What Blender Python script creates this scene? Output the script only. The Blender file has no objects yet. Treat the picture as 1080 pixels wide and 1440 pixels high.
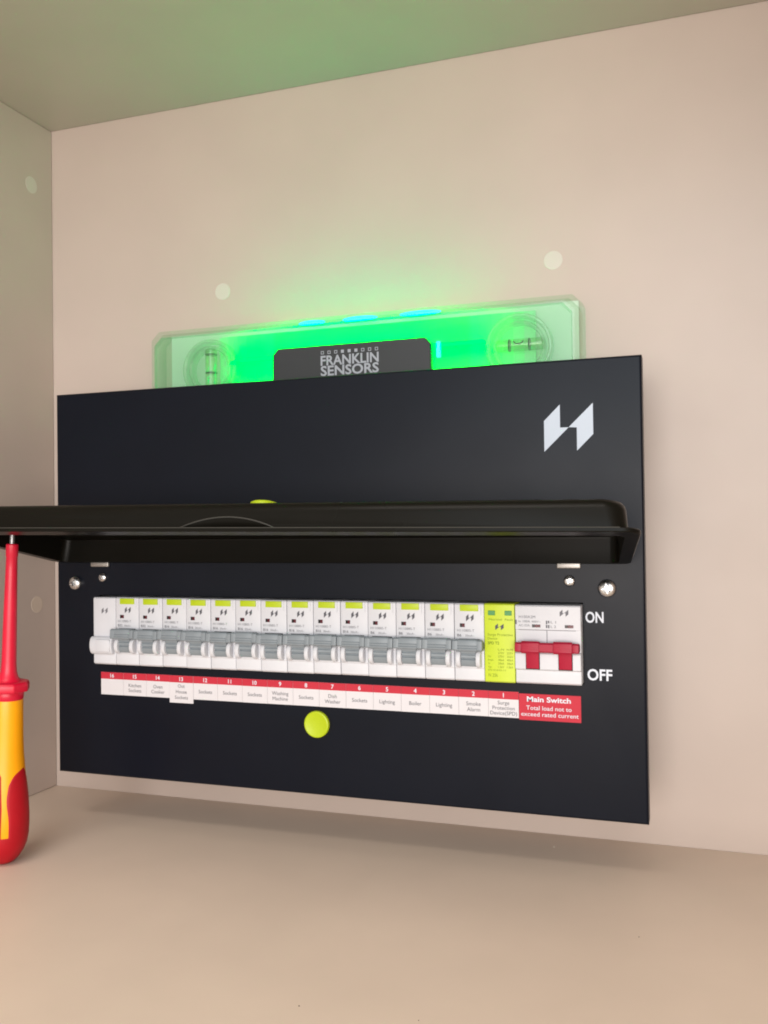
import bpy, bmesh, math, random
from mathutils import Vector, Matrix
random.seed(7)
S = bpy.context.scene
C = S.collection
MM = 0.001                       # everything below is written in millimetres
W, H = 432.0, 287.45             # front cover of the consumer unit; its lower left front corner is the origin
D = 80.0                         # back panel of the cupboard behind the cover's front
XL, ZC, ZF = -66.3, 532.8, -38.2 # side panel, top panel, shelf
XR = 640.0

# ------------------------------------------------------------------ camera
cam = bpy.data.cameras.new('camera'); co = bpy.data.objects.new('camera', cam); C.objects.link(co)
co.location = (458.71*MM, -572.35*MM, 185.91*MM)
co.rotation_euler = (1.5833, 0.0126, 0.3276)
cam.sensor_fit = 'HORIZONTAL'; cam.sensor_width = 36.0
cam.lens = 1267.75/1080.0*36.0
cam.clip_start = 0.01; cam.clip_end = 50
S.camera = co

# ------------------------------------------------------------------ light
wd = bpy.data.worlds.new('World'); S.world = wd; wd.use_nodes = True
wd.node_tree.nodes['Background'].inputs[0].default_value = (1.0, 0.91, 0.79, 1)
wd.node_tree.nodes['Background'].inputs[1].default_value = 0.92

def area(name, loc, target, sx, sy, power, col):
    l = bpy.data.lights.new(name, 'AREA'); l.shape = 'RECTANGLE'; l.size = sx; l.size_y = sy
    l.energy = power; l.color = col
    o = bpy.data.objects.new(name, l); C.objects.link(o)
    o.location = loc
    o.rotation_euler = (Vector(target) - Vector(loc)).to_track_quat('-Z', 'Y').to_euler()
    return o
area('window_light', (0.62, -2.3, 0.85), (0.3, 0.0, 0.1), 1.3, 1.3, 18, (0.78, 0.91, 1.0))
area('low_fill_light', (0.74, -1.75, 0.12), (0.20, 0.0, 0.05), 1.6, 0.5, 24, (1.0, 0.90, 0.83))  # added low fill, brightens the back wall below the unit
area('shelf_fill_light', (0.15, -1.0, 1.65), (0.15, -0.2, 0.0), 0.8, 0.6, 12, (1.0, 0.92, 0.84))  # added fill from above, lifts the front of the shelf

S.view_settings.view_transform = 'Standard'; S.view_settings.look = 'None'
S.view_settings.exposure = 0.0; S.view_settings.gamma = 1.0
S.cycles.filter_width = 1.9

# ------------------------------------------------------------------ materials
def lin(c):
    return tuple(((v/255)/12.92 if v/255 <= 0.04045 else ((v/255+0.055)/1.055)**2.4) for v in c)

def mat(name, col, rough=0.5, metal=0.0, spec=0.5, var=0.0, vscale=40, bump=0.0, bscale=800, bdist=0.0002, rvar=0.0, coat=0.0):
    m = bpy.data.materials.new(name); m.use_nodes = True
    nt = m.node_tree; b = nt.nodes['Principled BSDF']
    b.inputs['Base Color'].default_value = (*col, 1); b.inputs['Roughness'].default_value = rough
    b.inputs['Metallic'].default_value = metal; b.inputs['Specular IOR Level'].default_value = spec
    if coat: b.inputs['Coat Weight'].default_value = coat; b.inputs['Coat Roughness'].default_value = 0.2
    tc = nt.nodes.new('ShaderNodeTexCoord')
    def noise(scale, detail=4):
        n = nt.nodes.new('ShaderNodeTexNoise'); n.inputs['Scale'].default_value = scale; n.inputs['Detail'].default_value = detail
        nt.links.new(tc.outputs['Object'], n.inputs['Vector']); return n
    if var:
        n = noise(vscale)
        r = nt.nodes.new('ShaderNodeValToRGB')
        r.color_ramp.elements[0].position = 0.3; r.color_ramp.elements[1].position = 0.7
        r.color_ramp.elements[0].color = (*[v*(1-var) for v in col], 1); r.color_ramp.elements[1].color = (*[min(1, v*(1+var)) for v in col], 1)
        nt.links.new(n.outputs['Fac'], r.inputs['Fac']); nt.links.new(r.outputs['Color'], b.inputs['Base Color'])
    if rvar:
        n = noise(vscale*0.6)
        r = nt.nodes.new('ShaderNodeMapRange'); r.inputs['From Min'].default_value = 0.3; r.inputs['From Max'].default_value = 0.7
        r.inputs['To Min'].default_value = rough-rvar; r.inputs['To Max'].default_value = rough+rvar
        nt.links.new(n.outputs['Fac'], r.inputs['Value']); nt.links.new(r.outputs['Result'], b.inputs['Roughness'])
    if bump:
        n = noise(bscale, 3); bp = nt.nodes.new('ShaderNodeBump'); bp.inputs['Strength'].default_value = bump; bp.inputs['Distance'].default_value = bdist
        nt.links.new(n.outputs['Fac'], bp.inputs['Height']); nt.links.new(bp.outputs['Normal'], b.inputs['Normal'])
    return m

def led_spill(name, col, strength):
    """added emitter for the saturated LED spill; its narrow green lies outside the display gamut, so its red is slightly below zero"""
    m = bpy.data.materials.new(name); m.use_nodes = True; nt = m.node_tree; nt.nodes.remove(nt.nodes['Principled BSDF'])
    e = nt.nodes.new('ShaderNodeEmission'); c = nt.nodes.new('ShaderNodeCombineXYZ')
    for k in range(3): c.inputs[k].default_value = col[k]
    nt.links.new(c.outputs[0], e.inputs['Color']); e.inputs['Strength'].default_value = strength
    nt.links.new(e.outputs[0], nt.nodes['Material Output'].inputs['Surface'])
    return m

def emit(name, col, strength):
    m = bpy.data.materials.new(name); m.use_nodes = True; b = m.node_tree.nodes['Principled BSDF']
    b.inputs['Base Color'].default_value = (*col, 1); b.inputs['Emission Color'].default_value = (*col, 1); b.inputs['Emission Strength'].default_value = strength
    return m

def clear(name, tint, frac, scatter, gloss=0.08):
    """milky clear plastic: lets most light through, scatters some, shines a little"""
    m = bpy.data.materials.new(name); m.use_nodes = True; nt = m.node_tree; nt.nodes.remove(nt.nodes['Principled BSDF'])
    out = nt.nodes['Material Output']
    t = nt.nodes.new('ShaderNodeBsdfTransparent'); t.inputs['Color'].default_value = (*tint, 1)
    d = nt.nodes.new('ShaderNodeBsdfDiffuse'); d.inputs['Color'].default_value = (*scatter, 1)
    tr = nt.nodes.new('ShaderNodeBsdfTranslucent'); tr.inputs['Color'].default_value = (*scatter, 1)
    g = nt.nodes.new('ShaderNodeBsdfGlossy'); g.inputs['Roughness'].default_value = 0.15
    a = nt.nodes.new('ShaderNodeMixShader'); a.inputs[0].default_value = 0.5
    nt.links.new(d.outputs[0], a.inputs[1]); nt.links.new(tr.outputs[0], a.inputs[2])
    b = nt.nodes.new('ShaderNodeMixShader'); b.inputs[0].default_value = frac
    nt.links.new(t.outputs[0], b.inputs[1]); nt.links.new(a.outputs[0], b.inputs[2])
    c = nt.nodes.new('ShaderNodeMixShader'); c.inputs[0].default_value = gloss
    nt.links.new(b.outputs[0], c.inputs[1]); nt.links.new(g.outputs[0], c.inputs[2])
    nt.links.new(c.outputs[0], out.inputs['Surface'])
    return m

M = {}
M['board'] = mat('cream_melamine', (0.512, 0.426, 0.376), 0.38, spec=0.45, var=0.022, vscale=16, bump=0.12, bscale=900, rvar=0.05)
M['shelf'] = mat('tan_melamine', (0.69, 0.565, 0.465), 0.48, spec=0.35, var=0.03, vscale=14, bump=0.12, bscale=1100, rvar=0.05)
M['cap'] = mat('cover_cap_plastic', (0.57, 0.53, 0.47), 0.4, var=0.02)
M['cap_wall'] = mat('cover_cap_matching', (0.62, 0.52, 0.43), 0.4, var=0.02)
M['black'] = mat('black_powder_coat', (0.0032, 0.0050, 0.0105), 0.36, spec=0.17, var=0.06, vscale=30, bump=0.22, bscale=1600, bdist=0.0001, rvar=0.03)
M['dark'] = mat('dark_inside', (0.006, 0.006, 0.007), 0.7, spec=0.2, var=0.05)
M['lid'] = mat('black_lid_plastic', (0.0052, 0.0047, 0.0034), 0.30, spec=0.12, var=0.08, vscale=25, bump=0.06, bscale=1400, bdist=0.0001, rvar=0.04)
M['lid_highlight'] = mat('pale_lid_highlight', (0.035, 0.034, 0.030), 0.35, spec=0.5, var=0.1)  # paler than the lid: highlight colour for its edge lines
M['white'] = mat('white_breaker_plastic', (0.62, 0.63, 0.67), 0.42, spec=0.35, var=0.015, vscale=120)
M['grey'] = mat('grey_toggle_plastic', (0.225, 0.258, 0.285), 0.42, spec=0.45, var=0.04, vscale=160)
M['lime'] = mat('lime_plastic', (0.44, 0.56, 0.010), 0.38, spec=0.4, var=0.03, vscale=90)
M['lime_pale'] = mat('lime_face_plastic', (0.52, 0.64, 0.03), 0.4, spec=0.4, var=0.02, vscale=90)
M['red'] = mat('red_switch_plastic', (0.37, 0.008, 0.034), 0.42, spec=0.3, var=0.05, vscale=120)
M['paper'] = mat('white_label_paper', (0.66, 0.645, 0.675), 0.6, spec=0.3, var=0.012, vscale=60)
M['label_red'] = mat('red_label_print', (0.50, 0.024, 0.046), 0.55, spec=0.3, var=0.02, vscale=60)
M['ink'] = mat('grey_ink', (0.10, 0.10, 0.115), 0.6, spec=0.2, var=0.05)
M['ink_soft'] = mat('pale_grey_ink', (0.17, 0.17, 0.19), 0.6, spec=0.2, var=0.05)
M['ink_lime'] = mat('olive_ink', (0.20, 0.27, 0.02), 0.6, spec=0.2, var=0.05)
M['print_white'] = mat('white_print', (0.66, 0.70, 0.78), 0.5, spec=0.3, var=0.02)
M['print_grey'] = mat('grey_print', (0.34, 0.37, 0.42), 0.5, spec=0.3, var=0.03)
M['emblem'] = mat('pale_blue_grey_print', (0.50, 0.565, 0.66), 0.5, spec=0.3, var=0.02)
M['tip'] = mat('dark_tool_steel', (0.26, 0.26, 0.27), 0.38, metal=0.9, var=0.08, vscale=300)
M['win_dark'] = mat('indicator_black', (0.006, 0.003, 0.004), 0.25, var=0.05)
M['win_red'] = mat('indicator_red', (0.09, 0.006, 0.015), 0.25, var=0.05)
M['win_green'] = mat('indicator_green', (0.045, 0.25, 0.055), 0.3, var=0.05)
M['zinc'] = mat('zinc_plated_steel', (0.72, 0.73, 0.74), 0.27, metal=1.0, var=0.06, vscale=300, bump=0.15, bscale=900)
M['steel'] = mat('brushed_hinge_steel', (0.40, 0.38, 0.36), 0.45, metal=0.85, var=0.05, vscale=200)
M['sd_red'] = mat('red_insulation', (0.60, 0.006, 0.034), 0.36, spec=0.45, var=0.05, vscale=70)
M['sd_grip'] = mat('red_soft_grip', (0.40, 0.002, 0.010), 0.5, spec=0.35, var=0.05, vscale=70, bump=0.08, bscale=1500)
M['sd_yellow'] = mat('yellow_handle_plastic', (0.90, 0.37, 0.0), 0.38, spec=0.45, var=0.03, vscale=60)
M['keypad'] = mat('charcoal_keypad', (0.022, 0.026, 0.030), 0.45, spec=0.45, var=0.05)
M['clear'] = clear('clear_housing_plastic', (0.92, 0.98, 0.93), 0.06, (0.62, 0.82, 0.64), 0.04)
M['milky'] = clear('milky_front_plastic', (0.92, 0.99, 0.94), 0.17, (0.26, 0.78, 0.40), 0.02)
M['bounce'] = mat('white_bounce_plastic', (0.7, 0.75, 0.7), 0.5, var=0.02)
M['clear_edge'] = clear('clear_ring_plastic', (0.95, 0.99, 0.96), 0.22, (0.52, 0.90, 0.60), 0.09)
M['vial'] = clear('vial_fluid', (0.88, 0.98, 0.80), 0.12, (0.6, 0.85, 0.5), 0.10)
M['glow'] = emit('green_light_guide', (0.0, 1.0, 0.03), 4.5)
M['strip'] = led_spill('added_green_spill', (-0.72, 1.0, 0.14), 34.0)
M['strip_end'] = led_spill('dim_added_green_spill', (-0.72, 1.0, 0.012), 22.0)
M['led'] = emit('green_led', (0.04, 1.0, 0.92), 1.1)
M['crumb_dark'] = mat('dark_crumb', (0.10, 0.07, 0.05), 0.8, var=0.1)
M['crumb_pale'] = mat('pale_crumb', (0.75, 0.70, 0.62), 0.8, var=0.1)

# ------------------------------------------------------------------ mesh helpers (millimetres)
def finish(name, bm, m, parent=None, origin=(0, 0, 0), smooth=True, angle=35):
    bmesh.ops.recalc_face_normals(bm, faces=bm.faces[:])
    me = bpy.data.meshes.new(name)
    o = Vector(origin)
    for v in bm.verts: v.co = (v.co - o)*MM
    if smooth:
        for f in bm.faces: f.smooth = True
        for e in bm.edges:
            if len(e.link_faces) == 2 and e.calc_face_angle(0) > math.radians(angle): e.smooth = False
    bm.to_mesh(me); bm.free()
    for x in (m if isinstance(m, (list, tuple)) else [m]): me.materials.append(x)
    ob = bpy.data.objects.new(name, me); C.objects.link(ob)
    if parent is not None: ob.parent = parent
    return ob

def place(ob, loc): ob.location = Vector(loc)*MM; return ob

def box(bm, x0, x1, y0, y1, z0, z1, bev=0.0, seg=2, mi=0):
    vs = [bm.verts.new((x, y, z)) for x in (x0, x1) for y in (y0, y1) for z in (z0, z1)]
    q = [(0, 1, 3, 2), (4, 6, 7, 5), (0, 4, 5, 1), (2, 3, 7, 6), (0, 2, 6, 4), (1, 5, 7, 3)]
    fs = [bm.faces.new([vs[i] for i in f]) for f in q]
    for f in fs: f.material_index = mi
    if bev > 0:
        es = list({e for f in fs for e in f.edges})
        r = bmesh.ops.bevel(bm, geom=es, offset=bev, segments=seg, profile=0.5, affect='EDGES')
        for f in r['faces']: f.material_index = mi
    return vs

def prism(bm, pts, a, b, axis='x', bev=0.0, seg=2, mi=0):
    """closed 2-D outline pushed along an axis. axis x: pts=(y,z); axis y: pts=(x,z); axis z: pts=(x,y)"""
    def P(p, t):
        return {'x': (t, p[0], p[1]), 'y': (p[0], t, p[1]), 'z': (p[0], p[1], t)}[axis]
    A = [bm.verts.new(P(p, a)) for p in pts]; B = [bm.verts.new(P(p, b)) for p in pts]
    n = len(pts)
    fs = [bm.faces.new(A), bm.faces.new(B[::-1])]
    for i in range(n): fs.append(bm.faces.new((A[i], B[i], B[(i+1) % n], A[(i+1) % n])))
    for f in fs: f.material_index = mi
    bmesh.ops.recalc_face_normals(bm, faces=fs)
    if bev > 0:
        es = list({e for f in fs[:2] for e in f.edges})
        r = bmesh.ops.bevel(bm, geom=es, offset=bev, segments=seg, profile=0.5, affect='EDGES')
        for f in r['faces']: f.material_index = mi

def lathe(bm, prof, n=32, origin=(0, 0, 0), axis='z', mi=0, cap0=True, cap1=True):
    """prof = (radius, height) list turned about an axis through origin ('y' points to the viewer)"""
    ox, oy, oz = origin
    rings = []
    for r, h in prof:
        ring = []
        for i in range(n):
            t = 2*math.pi*i/n
            a, b = r*math.cos(t), r*math.sin(t)
            ring.append(bm.verts.new({'z': (ox+a, oy+b, oz+h), 'y': (ox+a, oy-h, oz+b), 'x': (ox+h, oy+a, oz+b)}[axis]))
        rings.append(ring)
    fs = []
    for A, B in zip(rings, rings[1:]):
        for i in range(n): fs.append(bm.faces.new((A[i], A[(i+1) % n], B[(i+1) % n], B[i])))
    if cap0: fs.append(bm.faces.new(rings[0][::-1]))
    if cap1: fs.append(bm.faces.new(rings[-1]))
    for f in fs: f.material_index = mi
    return fs

def loft(bm, loops, cap0=True, cap1=True, closed=False):
    L = [[bm.verts.new(p) for p in lp] for lp in loops]
    n = len(L[0])
    pairs = list(zip(L, L[1:])) + ([(L[-1], L[0])] if closed else [])
    for A, B in pairs:
        for i in range(n): bm.faces.new((A[i], A[(i+1) % n], B[(i+1) % n], B[i]))
    if cap0 and not closed: bm.faces.new(L[0][::-1])
    if cap1 and not closed: bm.faces.new(L[-1])

def empty(name, loc, label, cat, group=None):
    o = bpy.data.objects.new(name, None); C.objects.link(o); o.location = Vector(loc)*MM
    o.empty_display_size = 0.02
    o['label'] = label; o['category'] = cat
    if group: o['group'] = group
    return o

def boolean_cut(ob, cutter_bm):
    me = bpy.data.meshes.new('cutter')
    bmesh.ops.recalc_face_normals(cutter_bm, faces=cutter_bm.faces[:])
    for v in cutter_bm.verts: v.co *= MM
    cutter_bm.to_mesh(me); cutter_bm.free()
    c = bpy.data.objects.new('cutter', me); C.objects.link(c); c.parent = ob.parent
    md = ob.modifiers.new('cut', 'BOOLEAN'); md.object = c; md.operation = 'DIFFERENCE'; md.solver = 'EXACT'
    bpy.context.view_layer.update()
    dg = bpy.context.evaluated_depsgraph_get()
    new = bpy.data.meshes.new_from_object(ob.evaluated_get(dg))
    ob.modifiers.clear(); old = ob.data; new.name = old.name; ob.data = new
    bpy.data.meshes.remove(old)
    bpy.data.objects.remove(c); bpy.data.meshes.remove(me)

# ---- flat lettering -------------------------------------------------
_tcache = {}
def glyphs(s, bold=0.0):
    """outline mesh of one line of text: (verts, faces, bounds)"""
    k = (s, bold)
    if k in _tcache: return _tcache[k]
    cu = bpy.data.curves.new('t', 'FONT'); cu.body = s; cu.size = 1.0; cu.offset = bold; cu.resolution_u = 3; cu.fill_mode = 'FRONT'
    o = bpy.data.objects.new('t', cu); C.objects.link(o)
    bpy.context.view_layer.update()
    me = bpy.data.meshes.new_from_object(o.evaluated_get(bpy.context.evaluated_depsgraph_get()))
    v = [(p.co.x, p.co.y) for p in me.vertices]; f = [tuple(p.vertices) for p in me.polygons]
    xs = [a for a, b in v]; ys = [b for a, b in v]
    _tcache[k] = (v, f, (min(xs), max(xs), min(ys), max(ys)))
    bpy.data.objects.remove(o); bpy.data.curves.remove(cu); bpy.data.meshes.remove(me)
    return _tcache[k]
CAP = glyphs('H')[2][3]

def write(bm, s, x0, x1, zb, cap, y, bold=0.0, align='fit', mi=0):
    """a line on a plane facing the viewer. align fit: from x0 to x1; centre: about (x0+x1)/2, squeezed to fit"""
    v, f, (a, b, lo, hi) = glyphs(s, bold)
    sz = cap/CAP; sx = sz
    w = (b-a)*sx
    if align == 'fit': sx = (x1-x0)/(b-a); xs = x0
    else:
        if w > x1-x0: sx *= (x1-x0)/w; w = x1-x0
        xs = (x0+x1)/2-w/2 if align == 'centre' else x0
    vs = [bm.verts.new((xs+(px-a)*sx, y, zb+pz*sz)) for px, pz in v]
    for q in f:
        try:
            fc = bm.faces.new([vs[i] for i in q]); fc.material_index = mi
        except ValueError: pass

def poly(bm, pts, y, mi=0):
    f = bm.faces.new([bm.verts.new((x, y, z)) for x, z in pts]); f.material_index = mi

def rect(bm, x0, x1, z0, z1, y, mi=0): poly(bm, [(x0, z0), (x1, z0), (x1, z1), (x0, z1)], y, mi)

def flat(name, bm, m, parent, origin):
    for f in bm.faces:
        f.normal_update()
        if f.normal.y > 0: f.normal_flip()
    me = bpy.data.meshes.new(name)
    for v in bm.verts: v.co = (v.co-Vector(origin))*MM
    bm.to_mesh(me); bm.free(); me.materials.append(m)
    ob = bpy.data.objects.new(name, me); C.objects.link(ob); ob.parent = parent
    return ob

EMB_L = [(0.0, 0.66), (0.33, 1.0), (0.33, 0.505), (0.505, 0.505), (0.0, 0.0)]
EMB_R = [(1.0, 1.0), (1.0, 0.34), (0.67, 0.0), (0.67, 0.495), (0.505, 0.505)]
def emblem(bm, x0, z0, w, h, y):
    for P in (EMB_L, EMB_R): poly(bm, [(x0+a*w, z0+b*h) for a, b in P], y)

# ================================================================== SETTING: the cupboard
def struct(name, bm, m, **k):
    o = finish(name, bm, m, **k); o['kind'] = 'structure'; return o
bm = bmesh.new(); box(bm, XL-18, XR+18, D, D+16, ZF-18, ZC+18); back_wall = struct('back_wall', bm, M['board'])
bm = bmesh.new(); box(bm, XL-18, XL, -300, D-0.4, ZF+0.3, ZC-0.3, 0.3, 1); side_wall = struct('side_wall', bm, M['board'])
bm = bmesh.new(); box(bm, XR, XR+18, -300, D-0.4, ZF+0.3, ZC-0.3, 0.3, 1); struct('side_wall', bm, M['board'])
bm = bmesh.new(); box(bm, XL-18, XR+18, -300, D-0.5, ZC, ZC+18, 0.3, 1); struct('ceiling', bm, M['board'])
bm = bmesh.new(); box(bm, XL-18, XR+18, -300, D-0.2, ZF-18, ZF, 0.3, 1); floor = struct('floor', bm, M['shelf'])
bm = bmesh.new()
for i in range(6):
    x, y = random.uniform(150, 560), random.uniform(-230, 60)
    r = random.uniform(0.2, 0.42)
    mi = random.choice((0, 0, 1))
    g = bmesh.ops.create_icosphere(bm, subdivisions=1, radius=r, matrix=Matrix.Translation((x, y, ZF+r*0.5)))
    for v in g['verts']:
        v.co += Vector((random.uniform(-.3, .3)*r, random.uniform(-.3, .3)*r, random.uniform(-.2, .2)*r))
        for f in v.link_faces: f.material_index = mi
o = finish('dust_specks', bm, [M['crumb_dark'], M['crumb_pale']]); o['kind'] = 'stuff'

for (x, z) in ((100.5, 376.5), (368.2, 373.7)):
    bm = bmesh.new(); lathe(bm, [(6.8, 0), (6.8, 0.10), (6.65, 0.2)], 32, (x, D, z), 'y'); finish('cover_cap', bm, M['cap'], back_wall, smooth=False)
for (y, z, m) in ((53.5, 476.8, 'cap'), (56.5, 120.9, 'cap_wall')):
    bm = bmesh.new(); lathe(bm, [(7.0, 0), (7.0, 0.10), (6.85, 0.2)], 32, (XL, y, z), 'x'); finish('cover_cap', bm, M[m], side_wall, smooth=False)

# ================================================================== CONSUMER UNIT
UO = (W/2, 40.0, 0.0)
unit = empty('consumer_unit', UO, 'wide black consumer unit with open flap and row of breakers on the cupboard back wall', 'fuse box')
bm = bmesh.new(); box(bm, 7, W-7, 15.5, D-0.3, 5, H-1.5, 0.8, 2); finish('enclosure', bm, M['dark'], unit, UO)

# front cover: folded sheet with a window for the breakers
WX0, WX1, WZ0, WZ1 = 37.6, 394.5, 83.9, 134.9
bm = bmesh.new()
def rl(i, y): return [(i, y, i), (W-i, y, i), (W-i, y, H-i), (i, y, H-i)]
loops = [rl(1.0, 15.0), rl(0.0, 15.0), rl(0.0, 1.8)] + [rl(1.8-1.8*math.sin(t), 1.8-1.8*math.cos(t)) for t in [math.pi/2*(1-k/5) for k in range(1, 5)]]
loft(bm, loops + [rl(1.8, 0.0)], False, False)
bm.verts.ensure_lookup_table()
O4 = [bm.verts.new(p) for p in rl(1.8, 0.0)]
hole = [(WX0, WZ0), (WX1, WZ0), (WX1, WZ1), (WX0, WZ1)]
F4 = [bm.verts.new((x, 0.0, z)) for x, z in hole]; G4 = [bm.verts.new((x, 2.0, z)) for x, z in hole]
for i in range(4):
    j = (i+1) % 4
    bm.faces.new((O4[i], O4[j], F4[j], F4[i])); bm.faces.new((F4[i], F4[j], G4[j], G4[i]))
bmesh.ops.remove_doubles(bm, verts=bm.verts[:], dist=0.01)
cover = finish('front_cover', bm, M['black'], unit, UO)

# emblem and words printed on the cover
bm = bmesh.new(); emblem(bm, 372.0, 229.8, 30.4, 29.5, -0.15); flat('emblem', bm, M['emblem'], cover, UO)
bm = bmesh.new()
write(bm, 'ON', 395.9, 406.9, 122.7, 6.4, -0.15, 0.022); flat('lettering', bm, M['print_white'], cover, UO)
bm = bmesh.new(); write(bm, 'OFF', 396.6, 411.6, 87.0, 6.6, -0.15, 0.022)
flat('lettering', bm, M['print_white'], cover, UO)

# screws in the cover
def screw(name, x, z, r, tilt):
    bm = bmesh.new()
    lathe(bm, [(r*0.98, -0.2), (r, 0.25*r), (r*0.96, 0.42*r), (r*0.84, 0.58*r), (r*0.62, 0.70*r), (r*0.34, 0.77*r), (r*0.1, 0.79*r)], 40, (0, 0, 0), 'y')
    o = finish(name, bm, M['zinc'], unit)
    cb = bmesh.new()
    for a in (0, 90):
        t = bmesh.new(); hw = 0.13*r
        loft(t, [[(-0.28*r, -0.36*r, -hw*.8), (0.28*r, -0.36*r, -hw*.8), (0.28*r, -0.36*r, hw*.8), (-0.28*r, -0.36*r, hw*.8)],
                 [(-0.60*r, -1.1*r, -hw), (0.60*r, -1.1*r, -hw), (0.60*r, -1.1*r, hw), (-0.60*r, -1.1*r, hw)]])
        bmesh.ops.rotate(t, verts=t.verts[:], cent=(0, 0, 0), matrix=Matrix.Rotation(math.radians(a), 3, 'Y'))
        boolean_cut(o, t)
    for a in (45, 135):
        t = bmesh.new()
        bmesh.ops.create_cube(t, size=1.0, matrix=Matrix.Rotation(math.radians(a), 4, 'Y') @ Matrix.Translation((0, -0.80*r, 0)) @ Matrix.Diagonal((1.1*r, 0.30*r, 0.07*r, 1)))
        boolean_cut(o, t)
    cb.free()
    o.rotation_euler = (0, math.radians(tilt), 0)
    place(o, (x-UO[0], 0-UO[1], z-UO[2]))
    return o
screw('screw', 17.4, 143.6, 5.2, 22); screw('screw', 409.4, 144.0, 5.6, 35)
screw('small_screw', 41.6, 148.0, 3.4, 10); screw('small_screw', 386.5, 148.4, 3.6, -20)

# hinge plates peeping out under the flap
for x0, x1, z0, z1 in ((32.0, 47.6, 156.0, 159.6), (378.9, 393.6, 156.2, 159.8)):
    bm = bmesh.new(); box(bm, x0, x1, -2.6, 0.1, z0, z1, 0.7, 3); finish('hinge', bm, M['steel'], unit, UO)

# lime catch button on the cover
bm = bmesh.new(); lathe(bm, [(10.4, -0.1), (10.4, 0.35), (9.7, 0.35)], 40, (214.2, 0, 48.8), 'y'); finish('button_socket', bm, M['dark'], unit, UO)
bm = bmesh.new(); lathe(bm, [(9.1, 0.1), (9.1, 2.0), (8.8, 2.5), (8.1, 2.8), (7.2, 2.6), (5.5, 2.2), (2.5, 1.9), (0.3, 1.85)], 48, (214.2, 0, 48.8), 'y')
finish('catch_button', bm, M['lime'], unit, UO)

# ---------------------------------------------------------------- the flap (open, propped a little higher on its left)
LV = 118.0
def lidP(u, v, w):
    T = math.radians(10.4 + 2.0*(1-u/W))
    c, s = math.cos(T), math.sin(T)
    return (u, -2.2 - v*c + w*s, 158.9 + v*s + w*c)
def outline(ins, fr, v0, rf, rb, w, n=8):
    """rounded trapezoid: hinge side at v0, front side at LV-fr, sides inset by ins"""
    def side(v): t = v/LV; return (3.0-7.5*t+ins, 424.5+11.0*t-ins)
    vf = LV-fr
    pts = []
    (l0, r0), (l1, r1) = side(v0), side(vf)
    for cx, cv, r, a0 in ((l0+rb, v0+rb, rb, 180), (r0-rb, v0+rb, rb, 270), (r1-rf, vf-rf, rf, 0), (l1+rf, vf-rf, rf, 90)):
        for k in range(n+1):
            a = math.radians(a0+90*k/n); pts.append((cx+r*math.cos(a), cv+r*math.sin(a)))
    return [lidP(u, v, w) for u, v in pts]
bm = bmesh.new()
loft(bm, [outline(8.6, 14.0, 5.0, 6, 5, 16.4), outline(8.4, 13.6, 4.6, 6.5, 5, 15.0), outline(7.4, 11.0, 4.0, 7, 6, 0.0),
          outline(0.4, 0.4, 1.6, 9, 7, 0.0), outline(0.0, 0.0, 1.2, 9.4, 7, 0.5), outline(0.0, 0.0, 1.2, 9.4, 7, 2.0), outline(0.5, 0.5, 1.4, 9, 7, 2.5),
          outline(5.2, 5.2, 1.8, 9, 7, 2.5), outline(5.9, 5.9, 2.2, 9.5, 7.5, 3.2), outline(6.9, 6.6, 2.6, 10, 8, 13.5), outline(7.6, 7.2, 3.2, 10.5, 8.5, 16.0),
          outline(8.9, 8.4, 4.4, 10.5, 8.5, 17.8), outline(10.8, 10.2, 6.2, 10.5, 8.5, 18.7), outline(13.5, 13.0, 9.0, 10, 8, 19.0)])
bmesh.ops.triangulate(bm, faces=[f for f in bm.faces if len(f.verts) > 4])
lid = finish('flap', bm, M['lid'], unit, (0, 0, 0), angle=40)
# finger scoop in the front edge
cb = bmesh.new(); N = 20; lps = []
uc, hw, hh = 206.0, 30.5, 6.4
for i in range(N+1):
    t = -1+2*i/N; h = max(0.05, hh*(1-t*t)); u = uc+hw*t; d = 4.2*h/hh
    vf = LV-6.0
    lps.append([lidP(u, vf-d, 3.3), lidP(u, vf-0.15, 3.3+h), lidP(u, vf+1.6, 3.3+h), lidP(u, vf+1.6, 3.3)])
loft(cb, lps)
boolean_cut(lid, cb)
for p in lid.data.polygons: p.use_smooth = True
lid.location = -Vector(UO)*MM
bm = bmesh.new(); L = []
for i in range(N+1):
    t = -1+2*i/N; h = hh*(1-t*t); u = uc+hw*t; q = []
    for k in range(6):
        a = 2*math.pi*k/6; q.append(lidP(u, LV-6.05-0.02*h+0.30*math.cos(a), 3.4+h+0.42*math.sin(a)))
    L.append(q)
loft(bm, L); finish('scoop_highlight', bm, M['lid_highlight'], lid)  # bead that paints the highlight along the scoop's arc
bm = bmesh.new(); L = []
for i in range(41):
    u = 8+418*i/40; L.append([lidP(u, LV-0.25+0.32*math.cos(2*math.pi*k/6), 2.35+0.32*math.sin(2*math.pi*k/6)) for k in range(6)])
loft(bm, L); finish('rim_highlight', bm, M['lid_highlight'], lid)  # same painted highlight along the flange
# smooth again after the cut, keeping crisp edges
bm = bmesh.new(); bm.from_mesh(lid.data)
for e in bm.edges: e.smooth = not (len(e.link_faces) == 2 and e.calc_face_angle(0) > math.radians(38))
bm.to_mesh(lid.data); bm.free()
# lime push catch on the flap's outer face
bm = bmesh.new()
prof = [(8.8, 0), (8.8, 3.4), (8.4, 4.2), (7.4, 4.8), (5.5, 5.3), (2.5, 5.5), (0.2, 5.6)]
lathe(bm, prof, 40, (0, 0, 0), 'z')
for v in bm.verts:
    p = lidP(217.5+v.co.x, 88.0+v.co.y, 18.6+v.co.z); v.co = Vector(p)
cb_ = finish('push_catch', bm, M['lime'], lid, (0, 0, 0))

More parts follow.
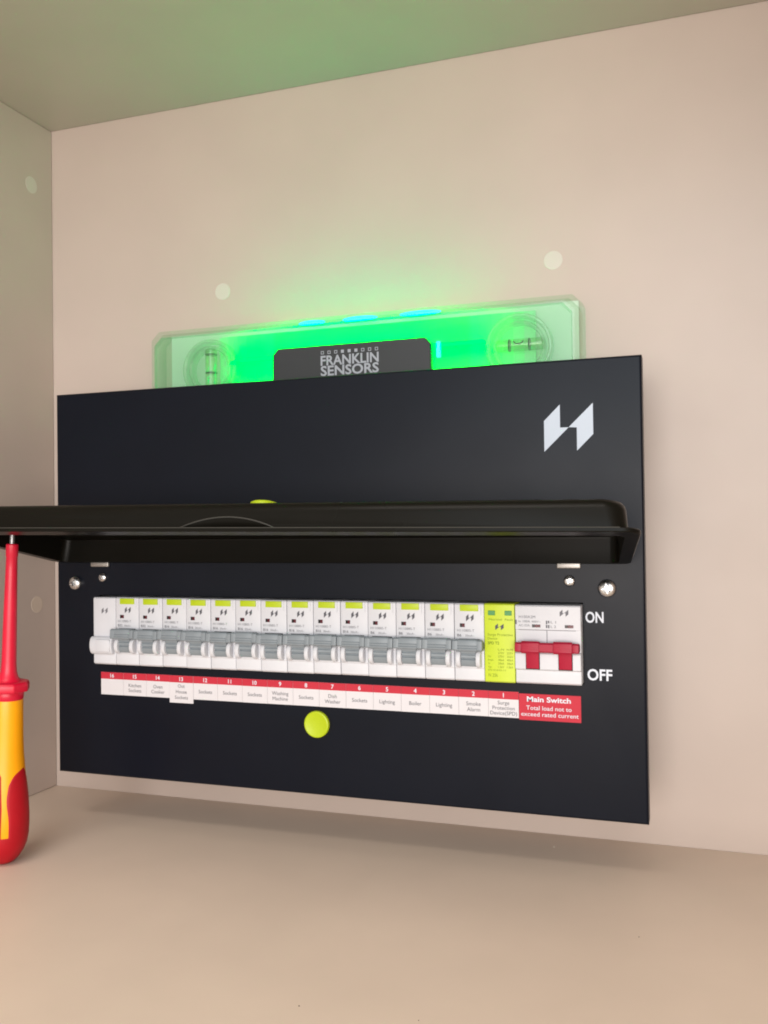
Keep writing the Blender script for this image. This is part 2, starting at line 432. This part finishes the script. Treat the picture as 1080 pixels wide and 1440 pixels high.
# ---------------------------------------------------------------- breakers
PIT = 19.65; MX = 39.0; ZB = 84.6
def mod_origin(k): return (MX+PIT*k, 0.0, ZB)
def prof_body(front=-9.0):
    return [(13.0, 84.6), (front+1.2, 84.6), (front, 85.6), (front, 92.6), (front-0.5, 93.2), (front-0.5, 105.0), (front, 105.6), (front, 133.2), (front+0.8, 134.0), (11.0, 134.0)]
def cheek_prof(z0, z1, yb, yf):
    zc, hz = (z0+z1)/2, (z1-z0)/2
    return [(yb, z0)] + [(yb-(yb-yf)*math.sin(math.pi*k/10)**0.7, zc-hz*math.cos(math.pi*k/10)) for k in range(1, 10)] + [(yb, z1)]

OG = (0, 0, ZB)
bm = bmesh.new()
prism(bm, prof_body(), 0.18, PIT-0.18, 'x', 0.35, 2)
for a, b in ((1.9, 4.9), (14.9, 17.9)): prism(bm, cheek_prof(93.4, 104.6, -9.2, -15.4), a, b, 'x', 0.7, 3)
box(bm, 17.3, 17.75, -9.35, -8.9, 126.6, 132.9, 0.1, 1)
breaker = finish('circuit_breaker', bm, M['white'], unit, OG, angle=30)
place(breaker, Vector(mod_origin(1))-Vector(UO))
bm = bmesh.new(); box(bm, 3.9, 15.9, -9.7, -8.8, 129.2, 133.4, 0.2, 2); finish('lime_tab', bm, M['lime'], breaker, OG)
bm = bmesh.new(); box(bm, 3.7, 5.2, -9.35, -8.8, 118.9, 121.3, 0.1, 1, 0); box(bm, 5.25, 6.9, -9.35, -8.8, 118.9, 121.3, 0.1, 1, 1)
finish('indicator_window', bm, [M['win_dark'], M['win_red']], breaker, OG)
# barrel with finger steps, and the switched-up lever
bm = bmesh.new()
bp = [(-9.2, 93.9), (-11.6, 94.4), (-12.9, 96.2), (-13.3, 98.6), (-12.3, 98.9), (-12.5, 99.6), (-13.6, 100.0), (-13.6, 101.6), (-12.7, 101.9), (-12.8, 102.6), (-13.9, 103.0), (-14.0, 104.6), (-9.2, 105.6)]
prism(bm, bp, 5.0, 14.8, 'x', 0.12, 1)
lp = [(-9.2, 105.2), (-13.0, 104.2), (-16.6, 104.5), (-17.4, 105.2), (-17.6, 106.2), (-17.1, 106.6), (-17.3, 107.8), (-16.8, 108.2), (-16.9, 109.4), (-16.2, 111.3), (-15.2, 112.0), (-13.4, 111.6), (-9.2, 109.2)]
prism(bm, lp, 3.6, 16.2, 'x', 0.25, 2)
wp = [(-9.4, 105.4), (-13.0, 104.5), (-16.4, 104.8), (-17.1, 105.6), (-16.6, 110.9), (-15.2, 111.8), (-13.4, 111.4), (-9.4, 109.1)]
prism(bm, wp, 0.2, 3.7, 'x', 0.2, 2); prism(bm, wp, 16.1, PIT-0.2, 'x', 0.2, 2)
toggle = finish('toggle', bm, M['grey'], breaker, OG, angle=30)
bm = bmesh.new(); box(bm, 3.0, 16.8, -9.15, -8.8, 109.0, 111.4); finish('toggle_slot', bm, M['dark'], breaker, OG)
bm = bmesh.new(); emblem(bm, 7.8, 122.6, 5.0, 4.7, -9.12); flat('emblem', bm, M['ink'], breaker, OG)
letter = {}
for key in ('B32', 'B16', 'B6'):
    bm = bmesh.new()
    write(bm, 'H110885-T', 1.9, 13.1, 116.0, 1.55, -9.12, 0.0)
    write(bm, key, 1.9, 5.6 if len(key) > 2 else 4.6, 112.9, 1.6, -9.12, 0.02); write(bm, '30mA~', 7.2, 13.0, 112.9, 1.3, -9.12)
    o = flat('lettering', bm, M['ink_soft'], breaker, OG); letter[key] = o.data
    if key != 'B32': bpy.data.objects.remove(o)
amps = {1: 'B32', 2: 'B32'}
amps.update({k: 'B16' for k in range(3, 11)}); amps.update({k: 'B6' for k in range(11, 15)})
for k in range(2, 15):
    b = breaker.copy(); C.objects.link(b); b.parent = unit
    b.location = (Vector(mod_origin(k))-Vector(UO)+Vector((random.uniform(-.06, .06), random.uniform(-.25, .15), random.uniform(-.15, .15))))*MM
    for ch in list(breaker.children):
        c = ch.copy(); C.objects.link(c); c.parent = b
        if ch.name.startswith('lettering'): c.data = letter[amps[k]]
        if ch.name.startswith('toggle') and 'slot' not in ch.name:
            c.location = (random.uniform(-.1, .1)*MM, random.uniform(-.35, .2)*MM, random.uniform(-.25, .25)*MM)

# blank way, far left
bm = bmesh.new()
prism(bm, [(11, 84.6), (-7.8, 84.6), (-9, 85.6), (-9, 133.0), (-8.2, 133.8), (11, 133.8)], 0.2, PIT-0.18, 'x', 0.5, 2)
prism(bm, [(-8.9, 92.4)] + [(-9-4.8*math.sin(math.pi*k/12)**0.6, 98.8-6.6*math.cos(math.pi*k/12)) for k in range(1, 12)] + [(-8.9, 105.2)], -0.6, PIT-1.2, 'x', 1.2, 3)
box(bm, 5.4, 17.4, -14.3, -13, 94.6, 103.4, 0.5, 2)
blank = finish('blank_module', bm, M['white'], unit, OG, angle=30); place(blank, Vector(mod_origin(0))-Vector(UO))
bm = bmesh.new(); emblem(bm, 7.4, 121.8, 5.2, 4.6, -9.12); flat('emblem', bm, M['ink_soft'], blank, OG)

# lime surge protection device
bm = bmesh.new()
prism(bm, [(11, 84.6), (-9.2, 84.6), (-10.2, 85.4), (-10.2, 133.4), (-9.4, 134.2), (11, 134.2)], 0.25, PIT-0.2, 'x', 0.3, 2)
spd = finish('surge_protector', bm, M['lime_pale'], unit, OG, angle=30); place(spd, Vector(mod_origin(15))-Vector(UO))
for a in (2.7, 13.3):
    bm = bmesh.new(); box(bm, a, a+4.5, -10.55, -10, 126.9, 129.9, 0.2, 1); finish('indicator_window', bm, M['win_green'], spd, OG)
bm = bmesh.new(); emblem(bm, 7.2, 117.6, 5.4, 4.1, -10.35); flat('emblem', bm, M['ink'], spd, OG)
bm = bmesh.new(); Y = -10.35
write(bm, 'Normal  Fault', 3.2, 18.6, 123.7, 1.3, Y)
write(bm, 'Surge Protective', 2.3, 18.4, 114.0, 1.5, Y); write(bm, 'Device', 2.3, 8.4, 111.6, 1.4, Y); write(bm, 'SPD T2', 2.3, 9.6, 108.6, 1.7, Y, 0.02)
for z, a, l, r in ((104.8, '', 'L-N', 'N-PE'), (102.6, '', '275V', '255V'), (100.4, 'Uc', '275V', '255V'), (98.2, 'Imax', '40kA', '40kA'), (96.0, 'In', '20kA', '20kA'), (93.8, 'Up', '1.5kV', '1.5kV')):
    if a: write(bm, a, 2.4, 6, z, 1.25, Y, align='left')
    write(bm, l, 8.8, 12.6, z, 1.3, Y); write(bm, r, 14.4, 18.4, z, 1.3, Y)
write(bm, 'EN 61643-11', 2.4, 13.5, 91.9, 1.1, Y); write(bm, 'N 25k', 2.6, 8.6, 88.2, 2.0, Y)
flat('lettering', bm, M['ink_lime'], spd, OG)

# two-pole main switch
MS = PIT*2
bm = bmesh.new()
prism(bm, [(11, 84.6), (-7.8, 84.6), (-9.2, 85.6), (-9.2, 93.0), (-10.6, 93.6), (-11.6, 94.2), (-11.6, 103.6), (-10.6, 104.4), (-8.6, 104.8), (-8.6, 118.2), (-9.8, 118.5), (-9.8, 132.8), (-9.0, 133.6), (11, 133.6)], 0.2, MS+1.3, 'x', 0.35, 2)
main = finish('main_switch', bm, M['white'], unit, OG, angle=25); place(main, Vector(mod_origin(16))-Vector(UO))
bm = bmesh.new(); box(bm, 19.6, 20.0, -8.75, -8.4, 108, 118.3); box(bm, 2.0, 37.6, -9.0, -8.4, 118.0, 118.55); finish('seam_and_step_shadow', bm, M['ink_soft'], main, OG)  # pole divider; the cross strip is the step's shadow in grey
bm = bmesh.new()
box(bm, 0.4, 1.2, -10.1, -9.5, 121.6, 124.4, 0.1, 1); box(bm, 19.4, 20.3, -10.0, -9.5, 119.6, 121.6); box(bm, 19.4, 20.3, -10.0, -9.5, 122.0, 124.2); box(bm, 20.7, 21.6, -10.0, -9.5, 119.6, 121.6); box(bm, 20.7, 21.6, -10.0, -9.5, 122.6, 124.2)
finish('printed_mark', bm, M['ink_soft'], main, OG)
for a in (10.8, 31.0):
    bm = bmesh.new(); box(bm, a, a+1.7, -10.1, -9.6, 119.9, 121.7, 0.1, 1, 0); box(bm, a+1.7, a+5.2, -10.1, -9.6, 119.9, 121.7, 0.1, 1, 1)
    finish('indicator_window', bm, [M['win_dark'], M['win_red']], main, OG)
bm = bmesh.new()
for a in (7.3, 27.4):
    prism(bm, [(-11.4, 94.4), (-12.2, 94.6), (-12.9, 99), (-13.8, 105), (-11.4, 105)], a, a+7.9, 'x', 0.2, 2)
lpm = [(-8.8, 106), (-13, 104.4), (-17.2, 104.7), (-18.2, 105.8), (-17.4, 110.9), (-16.0, 112.0), (-13.4, 111.6), (-8.8, 110)]
lpw = [(-8.8, 106), (-13, 104.9), (-16.3, 105.2), (-17.2, 106.0), (-16.6, 110.2), (-15.4, 111.1), (-13.4, 110.9), (-8.8, 109.6)]
prism(bm, lpm, 5.0, 16.0, 'x', 0.3, 2); prism(bm, lpm, 24.6, 36.0, 'x', 0.3, 2)
prism(bm, lpw, 0.9, 5.1, 'x', 0.3, 2); prism(bm, lpw, 15.9, 24.7, 'x', 0.05, 1); prism(bm, lpw, 35.9, 40.0, 'x', 0.3, 2)
for z in (106.8, 108.2, 109.6):
    for a in (5.8, 25.4): box(bm, a, a+9.6, -18.35+(z-105)*0.14, -16.5, z, z+0.55)
finish('toggle', bm, M['red'], main, OG, angle=30)
bm = bmesh.new()
for a in (6.9, 27.0): box(bm, a, a+8.7, -11.75, -11.4, 94.0, 103.9)
finish('toggle_slot', bm, M['dark'], main, OG)
bm = bmesh.new(); Y = -9.95
write(bm, 'H100A2M', 2.6, 12.8, 125.5, 1.7, Y); write(bm, 'In 100A', 2.4, 9.6, 122.9, 1.3, Y); write(bm, '400V~', 10.4, 16.2, 122.9, 1.2, Y); write(bm, 'AC-22A', 2.4, 9.4, 120.4, 1.3, Y)
write(bm, 'L 1', 22.4, 25.6, 122.6, 1.5, Y); write(bm, 'L 2', 22.4, 25.6, 119.8, 1.5, Y)
flat('lettering', bm, M['ink_soft'], main, OG)
bm = bmesh.new(); emblem(bm, 28.0, 126.9, 5.3, 4.3, Y); flat('emblem', bm, M['ink_soft'], main, OG)

# ---------------------------------------------------------------- circuit labels under the breakers
NAMES = {16: [], 15: ['Kitchen', 'Sockets'], 14: ['Oven', 'Cooker'], 13: ['Out', 'House', 'Sockets'], 12: ['Sockets'], 11: ['Sockets'], 10: ['Sockets'],
         9: ['Washing', 'Machine'], 8: ['Sockets'], 7: ['Dish', 'Washer'], 6: ['Sockets'], 5: ['Lighting'], 4: ['Boiler'], 3: ['Lighting'], 2: ['Smoke', 'Alarm'],
         1: ['Surge', 'Protection', 'Device(SPD)']}
for k in range(16):
    n = 16-k; x0 = MX+PIT*k+0.08; x1 = x0+PIT-0.16; dz = -0.25+0.03*(k % 3)
    zt, zh, zb = 77.6+dz, 72.6+dz, (57.9 if n == 13 else 61.0)+dz
    yl = -0.45 if n == 13 else -0.30
    bm = bmesh.new(); box(bm, x0, x1, yl, -0.02, zb, zt)
    lab = finish('circuit_label', bm, M['paper'], unit, UO, smooth=False)
    bm = bmesh.new(); box(bm, x0, x1, yl-0.06, yl-0.01, zh, zt); finish('number_band', bm, M['label_red'], lab, UO, smooth=False)
    bm = bmesh.new(); write(bm, str(n), x0, x1, zh+1.2, 2.7, yl-0.12, 0.02, 'centre'); flat('number', bm, M['print_white'], lab, UO)
    L = NAMES[n]
    if L:
        bm = bmesh.new(); c = 2.45; step = 3.7
        if len(L) == 3: c, step = (2.4, 4.1) if n == 13 else (2.35, 3.3)
        z = {1: 65.6, 2: 67.4, 3: 68.9 if n == 13 else 69.1}[len(L)]+dz
        for t in L: write(bm, t, x0+0.9, x1-0.9, z, c, yl-0.12, 0.0, 'centre'); z -= step
        flat('lettering', bm, M['ink'], lab, UO)
bm = bmesh.new(); box(bm, 353.6, 392.4, -0.5, -0.02, 60.0, 76.6)
lab = finish('main_switch_label', bm, M['label_red'], unit, UO, smooth=False)
bm = bmesh.new()
write(bm, 'Main Switch', 358.7, 386.2, 71.8, 3.1, -0.6, 0.025); write(bm, 'Total load not to', 358.2, 386.6, 66.6, 2.6, -0.6, 0.004); write(bm, 'exceed rated current', 354.9, 390.9, 62.6, 2.6, -0.6, 0.004)
flat('lettering', bm, M['print_white'], lab, UO)

# ================================================================== STUD FINDER standing on the unit
SX, SY, SZ = 220.0, 67.0, H
SO = (SX, SY, SZ)
stud = empty('stud_finder', SO, 'clear plastic stud finder glowing green behind the top of the consumer unit', 'stud finder')
ZT = 343.4
def shell(i, y, x0=45.5, x1=390.5, zt=ZT, zb=H+0.2, ch=7.0):
    c = ch
    return [(x0+i, y, zb), (x1-i, y, zb), (x1-i, y, zt-i-c), (x1-i-c, y, zt-i), (x0+i+c, y, zt-i), (x0+i, y, zt-i-c)]
# bevelled clear shell, hollow: front 2.2 mm thick
bm = bmesh.new()
loft(bm, [shell(0, 79.0), shell(0, 61.0), shell(5.0, 54.5), shell(6.5, 54.5), shell(7.5, 57.0), shell(2.4, 62.5), shell(2.4, 79.0)], False, False, closed=True)
finish('housing', bm, M['clear'], stud, SO, angle=20)
bm = bmesh.new(); loft(bm, [shell(6.6, 54.5, ch=6.5), shell(6.6, 56.6, ch=6.5)]); finish('front_plate', bm, M['milky'], stud, SO, smooth=False)
# light guide and its light-emitting diodes
bm = bmesh.new()
box(bm, 150, 308, 72.0, 75.0, 290, 337)
finish('light_guide', bm, M['glow'], stud, SO)
for k, st in enumerate((3.2, 2.0, 1.1, 0.5, 0.2, 0.07)):  # glow falloff towards both ends, put into stepped emission and base colour
    gm = emit('guide_glow_falloff', (0.0, 1.0, 0.05), st); q = (k+1)/7
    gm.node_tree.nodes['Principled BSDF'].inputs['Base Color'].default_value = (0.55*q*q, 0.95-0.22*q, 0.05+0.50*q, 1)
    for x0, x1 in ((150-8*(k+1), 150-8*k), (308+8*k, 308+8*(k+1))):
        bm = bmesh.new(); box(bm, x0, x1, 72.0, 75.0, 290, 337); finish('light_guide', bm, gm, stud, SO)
for x0, x1 in ((180, 196), (216, 238), (261, 287)):
    bm = bmesh.new(); bmesh.ops.create_uvsphere(bm, u_segments=24, v_segments=12, radius=1.0, matrix=Matrix.Translation(((x0+x1)/2, 59.4, 339.4)) @ Matrix.Diagonal(((x1-x0)/2+3, 1.2, 1.9, 1))); finish('light_diode', bm, M['led'], stud, SO)
bm = bmesh.new(); box(bm, 286.0, 289.6, 57.2, 60.2, 305.5, 317.5, 0.8, 2); finish('light_diode', bm, M['led'], stud, SO)
bm = bmesh.new(); box(bm, 160, 276, 60.5, 69.0, 315.5, 316.1); finish('added_spill_strip', bm, M['strip'], stud, SO)  # hidden emitter added to throw the green wash on wall and ceiling
for x0, x1 in ((122, 160), (276, 320)):  # dimmer added ends, widen that wash
    bm = bmesh.new(); box(bm, x0, x1, 61.5, 68.0, 315.5, 316.1); finish('added_spill_strip', bm, M['strip_end'], stud, SO)
bm = bmesh.new(); box(bm, 54, 386, 77.6, 78.6, H+0.6, 342.5); finish('bounce_plate', bm, M['bounce'], stud, SO, smooth=False)  # unseen plate added to bounce the green light inside the housing
# charcoal keypad
def kp(y, i=0): return [(158.6+i, y, H+0.3), (283.9-i, y, H+0.3), (283.9-i, y, 315.0-i*.6), (279.6-i*.8, y, 319.8-i), (163.0+i*.8, y, 319.8-i), (158.6+i, y, 315.0-i*.6)]
bm = bmesh.new(); loft(bm, [kp(57), kp(51.6), kp(51.0, 0.7)]); pad = finish('keypad', bm, M['keypad'], stud, SO)
bm = bmesh.new()
write(bm, 'FRANKLIN', 198.4, 244.4, 304.6, 6.9, 50.85, 0.024); write(bm, 'SENSORS', 198.4, 244.4, 296.9, 6.9, 50.85, 0.024)
for i in range(9):
    x = 199.9+5.36*i; z = 314.1
    if 3 <= i <= 5: rect(bm, x-1.15, x+1.15, z-1.15, z+1.15, 50.85)
    else:
        for a, b, c, d in ((-1.2, 1.2, .75, 1.2), (-1.2, 1.2, -1.2, -.75), (-1.2, -.75, -.75, .75), (.75, 1.2, -.75, .75)): rect(bm, x+a, x+b, z+c, z+d, 50.85)
flat('lettering', bm, M['print_grey'], pad, SO)
# two spirit levels
def ring(bm, x, z, r0, r1, y0, y1, n=56):
    pr = [(r0, y0), (r1, y0), (r1, y1+1.0), (r1-1.2, y1), (r0+1.2, y1), (r0, y1+1.0)]
    L = []
    for k in range(n):
        t = 2*math.pi*k/n; L.append([(x+r*math.cos(t), y, z+r*math.sin(t)) for r, y in pr])
    loft(bm, L, closed=True)
for x, z, upright in ((102.2, 308.8, True), (347.0, 308.4, False)):
    bm = bmesh.new(); ring(bm, x, z, 20.6, 23.6, 62, 53.2); ring(bm, x, z, 16.0, 18.6, 62, 53.8)
    lv = finish('spirit_level', bm, M['clear_edge'], stud, SO, angle=25)
    bm = bmesh.new()
    if upright: lathe(bm, [(3.2, -17), (4.6, -16), (4.6, 16), (3.2, 17)], 24, (x-1.4, 60, z), 'z')
    else: lathe(bm, [(3.2, -17), (4.4, -16), (4.4, 16), (3.2, 17)], 24, (x, 60, z+2.2), 'x')
    finish('vial', bm, M['vial'], lv, SO)
    bm = bmesh.new()
    for d in ((12.4, -2.0) if upright else (-7.6, 6.6)):
        if upright: lathe(bm, [(4.75, d-0.45), (4.75, d+0.45)], 24, (x-1.4, 60, z), 'z')
        else: lathe(bm, [(4.55, d-0.4), (4.55, d+0.4)], 24, (x, 60, z+2.2), 'x')
    finish('vial_mark', bm, M['win_dark'], lv, SO)
    bm = bmesh.new()
    L = []
    for k in range(13):
        t = math.pi*(1.08+0.84*k/12); rr = 3.6
        cx, cz = (x-0.6, z+5.0)
        L.append([(cx+(rr+a)*math.cos(t), 55.6+b, cz+(rr*0.75+a)*math.sin(t)) for a, b in ((-.35, 0), (.35, 0), (.35, .6), (-.35, .6))])
    if not upright:
        loft(bm, L); finish('bubble', bm, M['win_dark'], lv, SO)
    else: bm.free()

# ================================================================== SCREWDRIVER propping the flap
FO = (18.6, -80.0, ZF)
sd = empty('screwdriver', FO, 'red and yellow insulated screwdriver standing on its handle and propping up the black flap', 'screwdriver')
sd.rotation_euler = (0, math.atan(0.0435), 0)
Z0 = (0, 0, 0)
HP = [(0.5, 0.0), (4.0, 0.05), (7.0, 1.4), (10.0, 4.4), (12.8, 8.8), (14.6, 13.5), (15.5, 19), (15.8, 27), (15.6, 34), (14.9, 42), (13.7, 52), (12.4, 62), (11.2, 74), (10.6, 84), (10.2, 96), (9.9, 108), (9.6, 110)]
def hr(z):
    for (r0, z0), (r1, z1) in zip(HP, HP[1:]):
        if z0 <= z <= z1: return r0+(r1-r0)*(z-z0)/(z1-z0)
    return HP[-1][0]
bm = bmesh.new(); lathe(bm, [(r*0.985, z) for r, z in HP if z >= 13]+[], 64, Z0); finish('handle', bm, M['sd_yellow'], sd)
bm = bmesh.new(); lathe(bm, [(r, z) for r, z in HP if z < 14]+[(15.6, 19.6), (15.55, 20.6), (15.1, 21.0)], 64, Z0); finish('end_cap', bm, M['sd_grip'], sd)
face = math.degrees(math.atan2(-492.0, 440.0))
for q in range(4):
    bm = bmesh.new(); nu, nv = 22, 34; g = []
    for j in range(nv+1):
        row = []
        for i in range(nu+1):
            u = i/nu; zt = 66.0-6.0*(1-u)-5.5*((1-u)**9+u**9)
            z = 20.2+(zt-20.2)*j/nv
            a = 9.0-6.0*math.exp(-((z-45)/9)**2)+3.0*max(0, (z-52)/14); b = 82.0-7*max(0, (z-40)/26)
            t = math.radians(face+a+(b-a)*u+90*q)
            e = 0.05 if (i in (0, nu) or j == nv) else 0.38
            r = hr(z)*0.985+e
            row.append(bm.verts.new((r*math.cos(t), r*math.sin(t), z)))
        g.append(row)
    for j in range(nv):
        for i in range(nu): bm.faces.new((g[j][i], g[j][i+1], g[j+1][i+1], g[j+1][i]))
    finish('grip_pad', bm, M['sd_grip'], sd, angle=60)
# collar: hand guard with flats
bm = bmesh.new()
lathe(bm, [(9.5, 109.6), (9.9, 110.2), (10.0, 115.0), (9.6, 115.6)], 48, Z0)
nn = 8
def col(r, z): return [(r*math.cos(2*math.pi*(k+.25)/nn), r*math.sin(2*math.pi*(k+.25)/nn), z) for k in range(nn)]
t = bmesh.new(); loft(t, [col(13.6, 115.2), col(14.0, 116.2), col(14.0, 120.4), col(12.6, 121.8)])
bmesh.ops.bevel(t, geom=t.edges[:], offset=0.8, segments=2, profile=0.5, affect='EDGES')
me = bpy.data.meshes.new('t'); t.to_mesh(me); t.free(); bm.from_mesh(me); bpy.data.meshes.remove(me)
finish('hand_guard', bm, M['sd_red'], sd)
bm = bmesh.new()
lathe(bm, [(9.0, 121.4), (7.4, 122.6), (6.0, 124.8), (5.2, 128), (4.75, 134), (4.55, 150), (4.2, 172), (3.75, 196), (3.6, 205), (3.9, 205.6), (3.95, 213), (3.5, 213.6), (2.0, 213.8)], 40, Z0)
finish('insulated_shaft', bm, M['sd_red'], sd)
bm = bmesh.new()
lathe(bm, [(1.75, 213.0), (1.75, 222), (1.5, 226), (0.9, 228.6), (0.3, 229.2)], 20, Z0); finish('tip', bm, M['tip'], sd)
